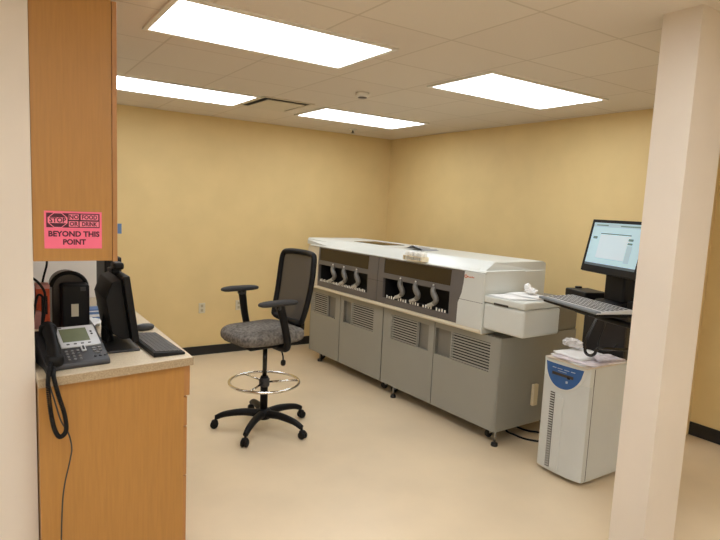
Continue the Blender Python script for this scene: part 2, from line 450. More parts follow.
# feet, casters
for (a, u) in ((.025, .012), (.025, 1.30), (.05, 2.72), (.85, .05), (.85, 1.45), (.85, 2.72)):
    bm = B(); lathe(bm, [(.009, .02), (.009, .135)], (a, u, 0), 12); f = obj('leveling_foot', bm, M['steel'], AN, True)
    bm = B(); lathe(bm, [(.026, 0), (.028, .006), (.025, .024), (.012, .03)], (a, u, 0), 20); obj('foot_pad', bm, M['black_rubber'], f, True)
for (a, u) in ((.12, .16), (.12, 1.40), (.12, 1.56), (.12, 2.78), (.8, .16), (.8, 2.78)):
    bm = B(); prism(bm, [(a-.03, .135), (a+.03, .135), (a+.012, .04), (a-.012, .04)], u-.02, u-.017); prism(bm, [(a-.03, .135), (a+.03, .135), (a+.012, .04), (a-.012, .04)], u+.017, u+.02)
    f = obj('caster_fork', bm, M['silver'], AN)
    bm = B(); lathe(bm, [(.02, -.014), (.036, -.012), (.038, 0), (.036, .012), (.02, .014)], (0, 0, 0), 20)
    for q in bm.verts: q.co = Vector((a+q.co.x, u+q.co.z, .0385+q.co.y))
    obj('caster_wheel', bm, M['black_rubber'], f, True)
bx('power_inlet', M['cream'], AN, .405, .465, -.03, -.002, .27, .45, .006)

# things on the analyzer (world matrix of the analyzer frame)
AM = Matrix.Translation((-1.4001, -3.517, 0)) @ Matrix.Rotation(.03249, 4, 'Z')
def onan(v, u, z): return AM @ Vector((v, u, z))
# tube rack with white cups standing on the front edge of the cover
rk = thing('tube_rack', 'white rack of sample cups on the analyzer cover above the right bay', 'rack', onan(-.03, .975, 0), .03249)
bm = B(); box(bm, -.082, .0, -.125, .125, 1.363, 1.370); box(bm, -.078, .0, -.125, .125, 1.398, 1.404)
box(bm, -.08, -.0, -.127, -.121, 1.363, 1.404); box(bm, -.08, -.0, .121, .127, 1.363, 1.404); obj('tray', bm, M['cream'], rk)
for i in range(6):
    for k in range(2):
        bm = B(); lathe(bm, [(.013, 0), (.016, .045), (.0165, .07), (.013, .073)], (-.058+.04*k, -.100+i*.040, 1.370), 14)
        obj('sample_cup', bm, M['marker'], rk, True)
bm = B()
g = [[bm.verts.new(onan(.15+.2*a/6, 1.13+.28*b/8, 1.4335+.035*math.sin(PI*b/8)*(1-a/9)+.006*math.sin(b*1.7))) for b in range(9)] for a in range(7)]
for a in range(6):
    for b in range(8): bm.faces.new((g[a][b], g[a][b+1], g[a+1][b+1], g[a+1][b]))
o = obj('paper_sheet', bm, M['grey_sheet'], None, True); s_ = o.modifiers.new('thickness', 'SOLIDIFY'); s_.thickness = .002; s_.offset = 1
tag(o, 'curved grey sheet lying on the analyzer cover behind the rack of cups', 'paper')
# sheets on side tray
def sheet(name, pts, z, m, label, th=.0015, group=None, lift=.004, seed=1):
    rnd = random.Random(seed); bm = B(); n = 6
    P = [Vector((p[0], p[1], 0)) for p in pts]
    g = []
    for i in range(n+1):
        r_ = []
        for j in range(n+1):
            p = P[0].lerp(P[1], i/n).lerp(P[3].lerp(P[2], i/n), j/n); p.z = z+rnd.random()*lift
            r_.append(bm.verts.new(p))
        g.append(r_)
    for i in range(n):
        for j in range(n): bm.faces.new((g[i][j], g[i+1][j], g[i+1][j+1], g[i][j+1]))
    bmesh.ops.recalc_face_normals(bm, faces=bm.faces)
    o = obj(name, bm, m, None, True); s = o.modifiers.new('thickness', 'SOLIDIFY'); s.thickness = th; s.offset = 0
    return tag(o, label, 'paper', group)
def anp(l): return [onan(v, u, 0) for v, u in l]
sheet('paper_sheet', anp([(-.03, .14), (-.045, -.08), (.16, -.22), (.2, .12)]), 1.1835, M['paper'], 'white paper sheet on the front half of the side tray lid', group='papers on the side tray')
sheet('paper_sheet', anp([(.15, .135), (.16, -.19), (.36, -.21), (.365, .135)]), 1.189, M['paper'], 'white paper sheet lying under the crumpled tissue', seed=3, group='papers on the side tray')
bm = B(); crumple(bm, onan(.30, .0, 1.222), (.05, .065, .03), 5, 3, .35); crumple(bm, onan(.285, .02, 1.248), (.03, .035, .03), 8, 3, .4)
tag(obj('tissue', bm, M['paper'], None), 'crumpled white tissue on the analyzer side tray', 'tissue')

# ------------------------------------------------------------------ drafting chair (faces -x)
CH = thing('drafting_chair', 'tall grey and black drafting chair with chrome foot ring', 'chair', (-2.83, -2.365, 0), .14)
bm = B(); lathe(bm, [(.055, .085), (.06, .10), (.058, .15), (.04, .165)]); obj('base_hub', bm, M['black'], CH, True)
for k in range(5):
    a = math.radians(2+72*k); ca, sa = math.cos(a), math.sin(a)
    bm = B()
    pts = spline([(.04*ca, .04*sa, .125), (.16*ca, .16*sa, .135), (.30*ca, .30*sa, .118), (.375*ca, .375*sa, .088)], 6)
    tube(bm, pts, lambda t: .034-.014*t, 12)
    lg = obj('leg', bm, M['black'], CH, True)
    bm = B()
    for s in (-1, 1):
        b2 = B(); lathe(b2, [(.012, -.009), (.029, -.008), (.031, 0), (.029, .008), (.012, .009)], (0, 0, 0), 20)
        b2.verts.ensure_lookup_table()
        tmp = bpy.data.meshes.new('t')
        cc = Vector((.385*ca, .385*sa, .031)) + Vector((-sa, ca, 0))*s*.016
        for q in b2.verts: q.co = cc + Vector((ca, sa, 0))*q.co.x + Vector((0, 0, 1))*q.co.y + Vector((-sa, ca, 0))*q.co.z
        b2.to_mesh(tmp); b2.free(); bm.from_mesh(tmp); bpy.data.meshes.remove(tmp)
    lathe(bm, [(.009, .05), (.009, .09)], (.375*ca, .375*sa, 0), 10)
    superell(bm, (.382*ca, .382*sa, .05), (.026, .026, .02), .7, .9, 16, 8)
    obj('caster', bm, M['black'], lg, True)
bm = B(); lathe(bm, [(.03, .15), (.03, .43), (.026, .435)]); obj('column_sleeve', bm, M['black'], CH, True)
bm = B(); lathe(bm, [(.018, .40), (.018, .70)]); obj('gas_column', bm, M['black_gloss'], CH, True)
bm = B(); lathe(bm, [(.038, .35), (.042, .36), (.042, .41), (.034, .42)]); obj('ring_collar', bm, M['charcoal'], CH, True)
bm = B(); tube(bm, [(.276*math.cos(2*PI*i/56), .276*math.sin(2*PI*i/56), .385) for i in range(56)], .0115, 10, True)
fr_ = obj('foot_ring', bm, M['chrome'], CH, True)
for k in range(3):
    a = math.radians(-25+120*k); bm = B()
    tube(bm, [(.035*math.cos(a), .035*math.sin(a), .385), (.272*math.cos(a), .272*math.sin(a), .385)], .0085, 10); obj('ring_spoke', bm, M['chrome'], fr_, True)
bx('seat_mechanism', M['black'], CH, -.14, .14, -.09, .09, .675, .73, .015)
def seatfn(p):
    p = p.copy(); t = p.x/.3
    if p.z > 0: p.z += -.012*math.cos(min(1, abs(p.y)/.3)*PI/2) + .012*max(0, t)
    if t < -.5: p.z -= .045*(-t-.5)**2*4*.5
    return p
bm = B(); superell(bm, (-.03, 0, .79), (.278, .258, .07), .62, .42, 56, 24, seatfn); obj('seat', bm, M['fabric'], CH, True)
bx('seat_pan', M['black'], CH, -.26, .20, -.21, .21, .712, .734, .012)
for s, zz in ((-1, 1.072), (1, 1.108)):
    y = .285*s
    bm = B(); superell(bm, (-.075, y, zz), (.165, .05, .02), .6, .6, 40, 12, lambda p: Vector((p.x, p.y, p.z-.10*max(0, -p.x-.06)**1.3)))
    ar = obj('armrest', bm, M['black_soft'], CH, True)
    bm = B(); tube(bm, spline([(-.06, y, zz-.015), (-.045, y*1.02, zz-.08), (-.02, y*1.04, .89), (.01, y*1.03, .76), (.01, y*.92, .712), (.01, y*.4, .705)], 7), lambda t: .032-.008*t if t < .5 else .028, 12)
    obj('armrest_post', bm, M['black'], ar, True)
    bx('height_button', M['charcoal'], ar, -.085, -.03, y-.03, y+.03, zz-.05, zz-.015, .008)
# back
def bk(y, z):     # point on the curved back surface (local)
    return Vector((.218+.10*(z-.85)/.57*1.05+.045*(y/.25)**2*-1 + .02*math.sin((z-.85)/.57*PI), y, z))
pth = [(-.175, .895), (-.208, .945), (-.222, 1.10), (-.228, 1.28), (-.215, 1.405), (-.16, 1.432), (0, 1.437), (.16, 1.432), (.215, 1.405), (.228, 1.28), (.222, 1.10), (.208, .945), (.175, .895), (0, .88)]
bm = B(); tube(bm, [bk(p.x, p.y-.015) for p in spline([(a, b, 0) for a, b in pth], 6, True)], .023, 10, True); bf = obj('back_frame', bm, M['black'], CH, True)
bm = B(); ny, nz = 16, 22; g = []
for i in range(nz+1):
    z = .888+(1.435-.888)*i/nz
    w = .222-.045*max(0, (.95-z)/.06)-.06*max(0, (z-1.39)/.045)**2
    g.append([bm.verts.new(bk(-w+2*w*j/ny, z-.015)) for j in range(ny+1)])
for i in range(nz):
    for j in range(ny): bm.faces.new((g[i][j], g[i][j+1], g[i+1][j+1], g[i+1][j]))
obj('back_mesh', bm, M['mesh'], CH, True)
bm = B(); tube(bm, spline([(.10, 0, .705), (.24, 0, .71), (.28, 0, .79), (.293, 0, .90), (.325, 0, 1.05)], 6), .028, 12)
obj('back_support', bm, M['black'], CH, True)
bm = B(); superell(bm, (.28, 0, .84), (.03, .11, .075), .5, .5, 24, 12); obj('back_bracket', bm, M['black'], CH, True)
bm = B(); tube(bm, spline([(.02, -.08, .69), (.03, -.17, .685), (.035, -.20, .64), (.035, -.205, .60)], 6), .006, 8)
lv = obj('height_lever', bm, M['black'], CH, True)
bm = B(); superell(bm, (.036, -.206, .585), (.02, .014, .024), .7, .7, 16, 10); obj('lever_knob', bm, M['black'], lv, True)

# ------------------------------------------------------------------ counter, base cabinet, wall cabinet
bm = B()
prism(bm, [(-4.503, -3.905), (-3.85, -3.817), (-3.85, -1.955), (-4.503, -1.955)], 1.022, 1.06, 'z')
ct = obj('countertop', bm, M['counter'], None, bevel=.003)
bm = B(); prism(bm, [(-4.503, -3.9075), (-3.848, -3.8195), (-3.8475, -1.955), (-3.8495, -1.955), (-3.8502, -3.8175), (-4.503, -3.9055)], 1.0215, 1.0585, 'z'); obj('edge_band', bm, M['counter_edge'], ct)
tag(ct, 'speckled beige laminate countertop on the wooden base cabinet', 'countertop')
bc = thing('base_cabinet', 'maple base cabinet with drawers under the beige countertop', 'cabinet', (-4.2, -3.6, 0))
def W(x, y): return (x+4.2, y+3.6)
bm = B(); prism(bm, [W(-4.50, -3.878), W(-3.885, -3.795), W(-3.885, -3.77), W(-4.50, -3.77)], 0, 1.021, 'z'); obj('end_panel', bm, M['wood'], bc)
bx('carcass', M['wood_edge'], bc, -.3, .312, -.17, .35, .1, 1.021)
bx('toe_kick', M['black_rubber'], bc, -.3, .25, -.17, .35, 0, .1)
for i, (z0, z1, dx) in enumerate(((.864, 1.012, .012), (.712, .858, .0), (.46, .706, .0), (.11, .454, .0))):
    dr = bx('drawer_front', M['wood_edge'], bc, .3135, .333+dx, -.188, .34, z0, z1, .002)
    bm = B(); zc = (z0+z1)/2; tube(bm, [(.332+dx, .02, zc), (.352+dx, .02, zc), (.352+dx, .13, zc), (.332+dx, .13, zc)], .005, 8); obj('drawer_pull', bm, M['steel'], dr, True)
bx('far_panel', M['wood'], bc, -.3, .3, 1.60, 1.625, 0, 1.021)
wc = thing('wall_cabinet', 'maple wall cabinet above the countertop with pink notice on its side', 'cabinet', (-4.34, -3.79, 1.526))
bx('carcass', M['wood'], wc, -.163, .137, 0, 1.2, 0, 1.09)
for k in range(3):
    dd = bx('door', M['wood_edge'], wc, .1395, .160, .002+.4*k, .399+.4*k, -.004, 1.088, .0025)
    bm = B(); y = .34+.4*k; tube(bm, [(.159, y, .08), (.18, y, .08), (.18, y, .2), (.159, y, .2)], .005, 8); obj('door_pull', bm, M['steel'], dd, True)
bx('tape_tab', M['tape'], wc, .1605, .177, .004, .0055, .118, .162)
wc.children[-1]['label'] = 'blue tape tab'

# pink notice
sg = thing('notice_sign', 'pink STOP no food or drink notice taped to the wall cabinet side', 'sign', (-4.353, -3.7905, 1.657))
rx = Matrix.Rotation(PI/2, 4, 'X')
bx('sheet', M['pink'], sg, -.109, .109, -.0012, 0, -.078, .078)
bx('dark_band', M['ink'], sg, -.101, .100, -.0018, -.0011, .010, .070)
def oc(name, r, y0, y1, m, cx=-.059, cz=.040):
    bm = B(); prism(bm, [(cx+1.12*r*math.cos(PI/8+k*PI/4), cz+r*math.sin(PI/8+k*PI/4)) for k in range(8)], y0, y1); return obj(name, bm, m, sg)
oc('octagon', .0335, -.0023, -.0017, M['pinkink']); oc('octagon', .0305, -.0027, -.0022, M['ink'])
bx('stop_bar', M['pinkink'], sg, -.096, -.023, -.003, -.0026, .028, .052)
def T(x, y, z): return Matrix.Translation((x, y, z)) @ rx
text_mesh('lettering', 'STOP', .028, M['ink'], sg, T(-.0595, -.0034, .0395), .92, .0008)
bx('line_box', M['pinkink'], sg, -.018, .020, -.0023, -.0017, .043, .066); bx('line_box', M['pinkink'], sg, .027, .095, -.0023, -.0017, .043, .066)
bx('line_box', M['pinkink'], sg, -.018, .018, -.0023, -.0017, .014, .037); bx('line_box', M['pinkink'], sg, .023, .097, -.0023, -.0017, .014, .037)
text_mesh('lettering', 'NO', .024, M['ink'], sg, T(.001, -.0028, .0540), .95, .0007)
text_mesh('lettering', 'FOOD', .024, M['ink'], sg, T(.061, -.0028, .0540), .88, .0007)
text_mesh('lettering', 'OR', .024, M['ink'], sg, T(.0, -.0028, .0250), .9, .0007)
text_mesh('lettering', 'DRINK', .024, M['ink'], sg, T(.060, -.0028, .0250), .8, .0007)
text_mesh('lettering', 'BEYOND THIS', .031, M['ink'], sg, T(.002, -.0018, -.0175), .99, .0011)
text_mesh('lettering', 'POINT', .031, M['ink'], sg, T(.002, -.0018, -.0515), .95, .0011)

# ------------------------------------------------------------------ on the counter
Z = 1.06
# desk phone
ph = thing('desk_phone', 'charcoal office desk phone with silver faceplate and green display', 'phone', (-4.352, -3.715, Z), .15)
ph.scale = (.93, .96, 1)
def ramp(y): return .03+(y+.09)*.66          # top surface height along depth, y -.09 (front) .. +.12 (back)
bm = B(); prism(bm, [(-.092, 0), (-.095, .012), (-.088, .024), (.128, .136), (.136, .128), (.136, .08), (.09, 0)], -.14, .14, 'x'); obj('body', bm, M['charcoal'], ph, bevel=.008, seg=3)
sl = math.atan2(.112, .216)
RM = Matrix.Rotation(sl, 3, 'X')
def onface(name, m, x0, x1, t0, t1, h0, h1, parent=ph, bevel=.002):
    """box on the sloped face: t along the slope from the front edge, h above the face"""
    bm = B(); box(bm, x0, x1, t0, t1, h0, h1)
    for q in bm.verts: q.co = Vector((0, -.088, .024)) + RM @ q.co
    return obj(name, bm, m, parent, bevel=bevel)
fp = onface('faceplate', M['silver'], -.052, .128, .100, .246, -.002, .007, bevel=.006)
onface('display', M['lcd'], -.036, .086, .134, .226, .006, .0085, fp)
onface('badge', M['charcoal'], -.045, -.02, .232, .238, .006, .0078, fp, .0005)
for k in range(4): onface('soft_key', M['keyblack'], -.026+.032*k, -.012+.032*k, .114, .120, .006, .010, fp)
for k in range(2): onface('line_button', M['keyblack'], .098, .108, .19-.018*k, .199-.018*k, .006, .010, fp)
for r in range(4):
    for c_ in range(3):
        onface('dial_key', M['key'], -.042+.025*c_, -.030+.025*c_, .074-.019*r, .083-.019*r, -.002, .005)
nv = onface('navigation_pad', M['silver'], .03, .052, .066, .104, .0, .008, ph, .006)
onface('navigation_key', M['keyblack'], .036, .046, .074, .098, .007, .0105, nv, .003)
for r in range(2):
    for c_ in range(2): onface('feature_key', M['key'], .078+.026*c_, .095+.026*c_, .078-.017*r, .087-.017*r, -.002, .005)
onface('volume_key', M['key'], .085, .112, .046, .051, -.002, .005)
for c_ in range(3): onface('audio_key', M['keyblack'], .075+.022*c_, .087+.022*c_, .024, .032, -.002, .004)
bm = B()
pts = [Vector((-.104+.09*t, -.088, .024)) + RM @ Vector((0, t, h)) for t, h in ((.0, .024), (.04, .036), (.12, .042), (.19, .034), (.225, .022))]
tube(bm, spline(pts, 7), lambda t: .027+.008*abs(2*t-1)**2, 16)
for t0, h0 in ((.012, .022), (.215, .022)):
    c0 = Vector((-.104+.09*t0, -.088, .024)) + RM @ Vector((0, t0, h0)); superell(bm, c0, (.037, .038, .028), .6, .7, 24, 12)
hs = obj('handset', bm, M['black'], ph, True)
# coiled cord falls over the counter end
def coil(path, r, turns):
    P = spline(path, 150); out = []; n = len(P)
    for i, p in enumerate(P):
        d = (P[min(i+1, n-1)]-P[max(i-1, 0)]).normalized(); s = d.cross(Vector((0, 1, .2))).normalized(); q = d.cross(s)
        a = 2*PI*turns*i/n; out.append(p+r*(math.cos(a)*s+math.sin(a)*q))
    return out
inv = Matrix.Diagonal((1/.93, 1/.96, 1, 1)) @ Matrix.Rotation(-.15, 4, 'Z') @ Matrix.Translation((4.352, 3.715, -Z))
def loc(l): return [inv @ Vector(p) for p in l]
bm = B(); tube(bm, coil(loc([(-4.445, -3.80, 1.105), (-4.462, -3.905, 1.09), (-4.470, -3.935, 1.04), (-4.463, -3.935, .935), (-4.449, -3.935, .85), (-4.430, -3.935, .815), (-4.408, -3.935, .838), (-4.412, -3.935, .905), (-4.434, -3.935, .995), (-4.449, -3.93, 1.07), (-4.446, -3.90, 1.085), (-4.44, -3.80, 1.085)]), .0070, 150), .0032, 5)
obj('handset_cord', bm, M['black'], ph, True)
bm = B(); tube(bm, spline([(-4.470, -3.80, 1.065), (-4.468, -3.92, 1.068), (-4.462, -3.928, 1.03), (-4.447, -3.925, .97), (-4.425, -3.925, .88), (-4.398, -3.92, .82), (-4.386, -3.92, .755), (-4.393, -3.92, .70), (-4.42, -3.915, .55), (-4.43, -3.91, .3), (-4.43, -3.92, .008)], 8), .0032, 6)
tag(obj('network_cable', bm, M['charcoal'], None, True), 'thin grey cable hanging down the base cabinet end panel', 'cable')

# label printer behind the phone
lp = thing('label_printer', 'dark label printer with domed lid behind the desk phone', 'printer', (-4.312, -3.27, Z-.0))
bx('front_housing', M['black'], lp, -.050, .072, -.13, -.02, 0, .305, .008)
bm = B()
arch = [(-.083, 0), (-.083, .24)] + [(-.0065+.0765*math.cos(a), .278+.072*math.sin(a)) for a in [PI-.2-(PI-.4)*k/12 for k in range(13)]] + [(.07, .24), (.07, 0)]
prism(bm, arch, -.02, .16); obj('rear_housing', bm, M['brown_lid'], lp, bevel=.006)
bm = B(); pts = [(-.0065+.0805*math.cos(a), .278+.076*math.sin(a)) for a in [PI-.1-(PI-.2)*k/16 for k in range(17)]]
tube(bm, [(p[0], -.024, p[1]) for p in pts], .010, 8); obj('lid_rim', bm, M['black'], lp, True)
bx('side_housing', M['brown_black'], lp, .072, .105, -.10, .16, 0, .09, .012)
bx('label_sticker', M['outlet'], lp, -.010, .022, -.1325, -.130, .150, .212)
bx('status_lamp', M['charcoal'], lp, .03, .055, -.133, -.129, .275, .295, .004)
# orange carton and papers beside it
oc_ = thing('carton', 'small orange carton standing left of the label printer', 'carton', (-4.432, -3.315, Z))
bx('box_body', M['orange_box'], oc_, -.036, .022, -.04, .05, 0, .285, .003)
bx('lid_flap', M['rosy'], oc_, -.037, .023, -.041, .051, .285, .305, .004)
bx('box_label', M['black'], oc_, -.015, .012, -.0412, -.0395, .16, .25)
bm = B(); box(bm, -4.500, -4.455, -3.44, -3.40, Z, Z+.19, Matrix.Rotation(.12, 3, 'Z')); tag(obj('carton', bm, M['rosy'], None, bevel=.003), 'small pale pink box in front of the orange carton', 'carton')
bm = B(); box(bm, -4.498, -4.44, -3.56, -3.50, Z, Z+.12, Matrix.Rotation(-.15, 3, 'Z')); tag(obj('carton', bm, M['cream'], None, bevel=.003), 'low cream box behind the phone handset', 'carton')
for i, (pts, lb) in enumerate((
    ([(-4.492, -3.35, Z+.006), (-4.495, -3.475, 1.18), (-4.47, -3.475, 1.33), (-4.44, -3.475, 1.30), (-4.45, -3.475, 1.2), (-4.47, -3.475, 1.13), (-4.42, -3.51, 1.066), (-4.40, -3.44, 1.066)], 'looped black cable in front of the orange carton'),
    ([(-4.40, -3.02, Z+.006), (-4.42, -3.05, 1.3), (-4.40, -3.10, 1.44), (-4.42, -3.2, 1.49), (-4.46, -3.3, 1.50), (-4.495, -3.3, 1.49)], 'black cable arching from the label printer up to the wall'),
    ([(-4.495, -3.49, 1.42), (-4.475, -3.49, 1.405), (-4.45, -3.49, 1.37), (-4.44, -3.485, 1.33), (-4.45, -3.48, 1.25), (-4.46, -3.49, 1.10), (-4.45, -3.49, 1.066)], 'black cable drooping beside the orange carton'))):
    bm = B(); tube(bm, spline(pts, 10), .0055, 8)
    tag(obj('cable', bm, M['black'], None, True), lb, 'cable', 'cables on the counter')
# blue-white carton and crumpled paper further back
bc2 = thing('glove_box', 'blue and white box lying on the counter between printer and monitor', 'box', (-4.145, -2.76, Z))
bx('box_body', M['blue2'], bc2, -.06, .06, -.05, .06, 0, .07, .003)
bx('white_stripe', M['paper'], bc2, -.0605, .0605, -.0505, .0605, .025, .04)
bx('white_stripe', M['paper'], bc2, -.0605, .0605, -.0505, .0605, .055, .062)
sheet('paper_sheet', [(-4.22, -3.02), (-4.14, -3.05), (-4.10, -2.84), (-4.2, -2.82)], Z+.006, M['paper'], 'loose white paper in front of the blue and white box', lift=.03, seed=9)

# black tower computer behind the monitor
pc = thing('computer_tower', 'narrow black computer tower standing behind the counter monitor', 'computer', (-3.995, -2.6, Z))
bx('case', M['black'], pc, -.05, .05, -.02, .30, 0, .36, .006)
bx('front_panel', M['black'], pc, -.048, .048, -.03, -.02, .006, .355, .006)
# counter monitor, screen faces +x
mo = thing('monitor', 'black monitor on the counter seen from behind, screen towards the chair', 'monitor', (-4.10, -3.39, Z), .0)
ty = Matrix.Rotation(-.14, 3, 'Y')
def tilt(bm, c=(.02, 0, .2)):
    c = Vector(c)
    for q in bm.verts: q.co = c+ty @ (q.co-c)
    return bm
bm = B(); box(bm, .0, .032, -.215, .215, .045, .37); mb = obj('display_housing', tilt(bm), M['black'], mo, bevel=.006)
bm = B(); box(bm, .0322, .0335, -.2, .2, .07, .355); sc = obj('screen', tilt(bm), M['black_gloss'], mo)
bm = B(); prism(bm, [(0, .055), (0, .355), (-.045, .345), (-.085, .27), (-.08, .10), (-.04, .06)], -.17, .17); obj('back_shell', tilt(bm), M['black'], mo, bevel=.006)
bm = B(); tube(bm, spline([(-.055, 0, .008), (-.06, 0, .06), (-.055, 0, .12), (-.05, 0, .16)], 6), .028, 12); obj('stand_neck', bm, M['black'], mo, True)
bm = B(); box(bm, -.09, .055, -.22, .10, 0, .012); obj('stand_base', bm, M['charcoal'], mo, bevel=.005)
bm = B(); tube(bm, spline([(-.04, .05, .16), (-.08, .02, .10), (-.07, -.08, .08), (-.085, -.12, .03), (-.09, .2, .006)], 8), .005, 8); obj('video_cable', bm, M['black'], mo, True)
wb = thing('webcam', 'small black webcam perched on top of the counter monitor', 'webcam', (-4.122, -3.44, Z+.366))
bx('camera_head', M['black'], wb, -.022, .028, -.045, .045, .02, .055, .01)
bx('clip', M['black'], wb, -.026, .012, -.02, .02, -.0, .025, .004)

# counter keyboard + mouse
def keyboard(name, label, L, D, frame_mat, key_mat, rows=6, palm=None, gx=.09, kh=.0065):
    k = thing(name, label, 'keyboard')
    bm = B(); prism(bm, [(-D/2, 0), (-D/2, .012), (D/2, .024), (D/2, 0)], -L/2, L/2); obj('frame', bm, frame_mat, k, bevel=.004)
    d0 = -D/2+.012 + (palm or 0); pitch = (D/2-.012-d0)/rows
    for r in range(rows):
        x0 = d0+pitch*r
        zt = .012+.012*((x0+D/2)/D)
        u = L*.5-.012; i = 0
        n = 17
        step = (L-.024)/n
        bm = B()
        while i < n:
            w = 1
            if r == 0 and i == 4: w = 5
            if r in (1, 2) and i in (0, 11): w = 2
            if True:
                y1 = u-i*step; y0 = y1-step*w
                box(bm, x0+pitch*gx, x0+pitch*(1-gx), y0+step*gx*.8, y1-step*gx*.8, zt-.001, zt+kh)
            i += w
        ob = obj('key_row', bm, key_mat, k)
    if palm: bx('palm_rest', M['palm'], k, -D/2-.004, -D/2+palm, -L/2, L/2, 0, .016, .006)
    return k
kb = keyboard('keyboard', 'black keyboard on the counter in front of the monitor', .46, .15, M['black'], M['key_dark'])
kb.location = (-3.955, -3.53, Z); kb.rotation_euler = (0, 0, .05+PI)
ms = thing('mouse', 'dark computer mouse on the counter beyond the black keyboard', 'mouse', (-3.925, -3.16, Z), .1)
bm = B(); superell(bm, (0, 0, .018), (.052, .031, .02), .7, .8, 28, 12, lambda p: Vector((p.x, p.y, p.z if p.z > 0 else p.z*.85))); obj('shell', bm, M['charcoal'], ms, True)
bm = B(); box(bm, -.04, -.012, -.003, .003, .03, .0385); obj('scroll_wheel', bm, M['silver'], ms, bevel=.002)

# ------------------------------------------------------------------ UPS cabinet by the analyzer end
UP = thing('ups_cabinet', 'beige floor-standing power unit with blue control label beside the column', 'power unit', (-1.40, -4.095, 0))
bx('case', M['ups'], UP, .075, .66, -.19, .19, .03, .826, .006)
bm = B()       # bulging front cover
prof = []
for i in range(13):
    y = -.19+.365*i/12; prof.append((.0-.0+.03*(abs(y)/.19)**3, y))
prism(bm, prof+[(.072, .19), (.072, -.19)], .035, .70, 'z')
obj('front_cover', bm, M['ups'], UP, bevel=.003)
bm = B(); prof2 = [(p[0]-.002, p[1]) for p in prof]
prism(bm, prof2+[(.072, .19), (.072, -.19)], .70, .826, 'z'); obj('front_cap', bm, M['ups_pale'], UP, bevel=.005)
def shield(name, sc, x, m, n=24):
    """curved label that follows the bulging front: straight top edge, rounded bottom"""
    bm = B(); cols = []
    for k in range(n+1):
        y = .158*sc*(2*k/n-1); t = min(1, abs(y)/(.158*sc))
        zt = .812-(1-sc)*.12; zb = zt-.168*sc*max(0, 1-t**2.2)**.6-.004
        xx = x+.03*(abs(y)/.19)**3
        cols.append([bm.verts.new((xx+d, y, z)) for d, z in ((0, zt), (0, zb), (.012, zb), (.012, zt))])
    for p, q in zip(cols, cols[1:]):
        for i in range(4): bm.faces.new((p[i], p[(i+1) % 4], q[(i+1) % 4], q[i]))
    bm.faces.new(cols[0]); bm.faces.new(cols[-1][::-1])
    bmesh.ops.recalc_face_normals(bm, faces=bm.faces)
    return obj(name, bm, m, UP)
shield('shield_rim', 1.09, -.007, M['ups_pale'])
lb_ = shield('control_label', .95, -.0095, M['blue'])
bx('control_strip', M['slot'], lb_, -.0125, -.006, -.085, .085, .728, .748, .002)
for y, w in ((.07, .03), (.025, .04), (-.03, .04), (-.08, .03)): bx('label_text', M['label_text'], lb_, -.0118, -.006, y-w/2, y+w/2, .776, .780)
bx('label_text', M['label_text'], lb_, -.0115, -.006, -.03, .04, .760, .763)
bx('control_button', M['black'], lb_, -.015, -.006, -.060, -.040, .722, .738, .003)
bx('control_button', M['label_text'], lb_, -.014, -.006, -.045, -.03, .690, .706, .003)
bm = B(); box(bm, -.002, .004, .055, .09, .06, .60); vb = obj('vent_strip', bm, M['slot'], UP)
for i in range(30):
    z = .07+i*.0178; bx('vent_slat', M['ups'], vb, -.006, .003, .056, .089, z, z+.007)
bm = B(); box(bm, -.008, .01, -.02, .05, .05, .585); obj('front_rib', bm, M['ups'], UP, bevel=.008)
bx('side_seam', M['slot'], UP, .0725, .0745, -.1907, .1907, .04, .815)
for sx in (.12, .6):
    for sy in (-.14, .14):
        bm = B(); lathe(bm, [(.012, -.012), (.028, -.011), (.03, 0), (.028, .011), (.012, .012)], (0, 0, 0), 18)
        for q in bm.verts: q.co = Vector((sx+q.co.x, sy+q.co.z, .03+q.co.y))
        obj('caster', bm, M['black_rubber'], UP, True)

# papers on UPS
zb = .8265
st = [([(-1.405, -3.94), (-1.42, -4.29), (-.99, -4.30), (-1.0, -3.93)], .0, M['cardboard'], 'tan cover sheet at the bottom of the papers on the power unit', .008),
      ([(-1.34, -3.93), (-1.44, -4.25), (-1.02, -4.33), (-1.01, -3.95)], .012, M['paper'], 'white sheet low in the paper stack on the power unit', .006),
      ([(-1.42, -4.0), (-1.40, -4.32), (-1.03, -4.31), (-1.05, -3.98)], .022, M['paper2'], 'printed sheet near the top of the paper stack on the power unit', .005),
      ([(-1.33, -3.94), (-1.37, -4.20), (-1.06, -4.22), (-1.03, -3.95)], .031, M['paper'], 'topmost white sheet of the paper stack on the power unit', .004),
      ([(-1.22, -4.16), (-1.3, -4.29), (-1.07, -4.33), (-1.04, -4.18)], .040, M['paper2'], 'small folded printed slip on the paper stack beside the dark cable', .003)]
for i, (pts, dz, m, lb, th) in enumerate(st):
    sheet('paper_sheet', pts, zb+th/2+dz, m, lb, th, 'papers on the power unit', .004, 20+i)
bm = B()
crumple(bm, (-1.13, -3.955, .905), (.05, .10, .042), 12, 3, .4)
tag(obj('plastic_bag', bm, M['plastic_bag'], None), 'crumpled clear plastic bag on the papers of the power unit', 'bag')

# computer case on UPS
cs = thing('computer_case', 'dark computer case standing on the power unit behind the papers', 'computer', (-.965, -4.08, .8265))
bx('case', M['brown_black'], cs, 0, .22, -.175, .165, 0, .39, .006)
bx('front_panel', M['brown_black'], cs, -.012, 0, -.173, .163, .004, .385, .006)
bx('drive_slot', M['black_gloss'], cs, -.014, -.011, -.16, -.02, .31, .34, .002)
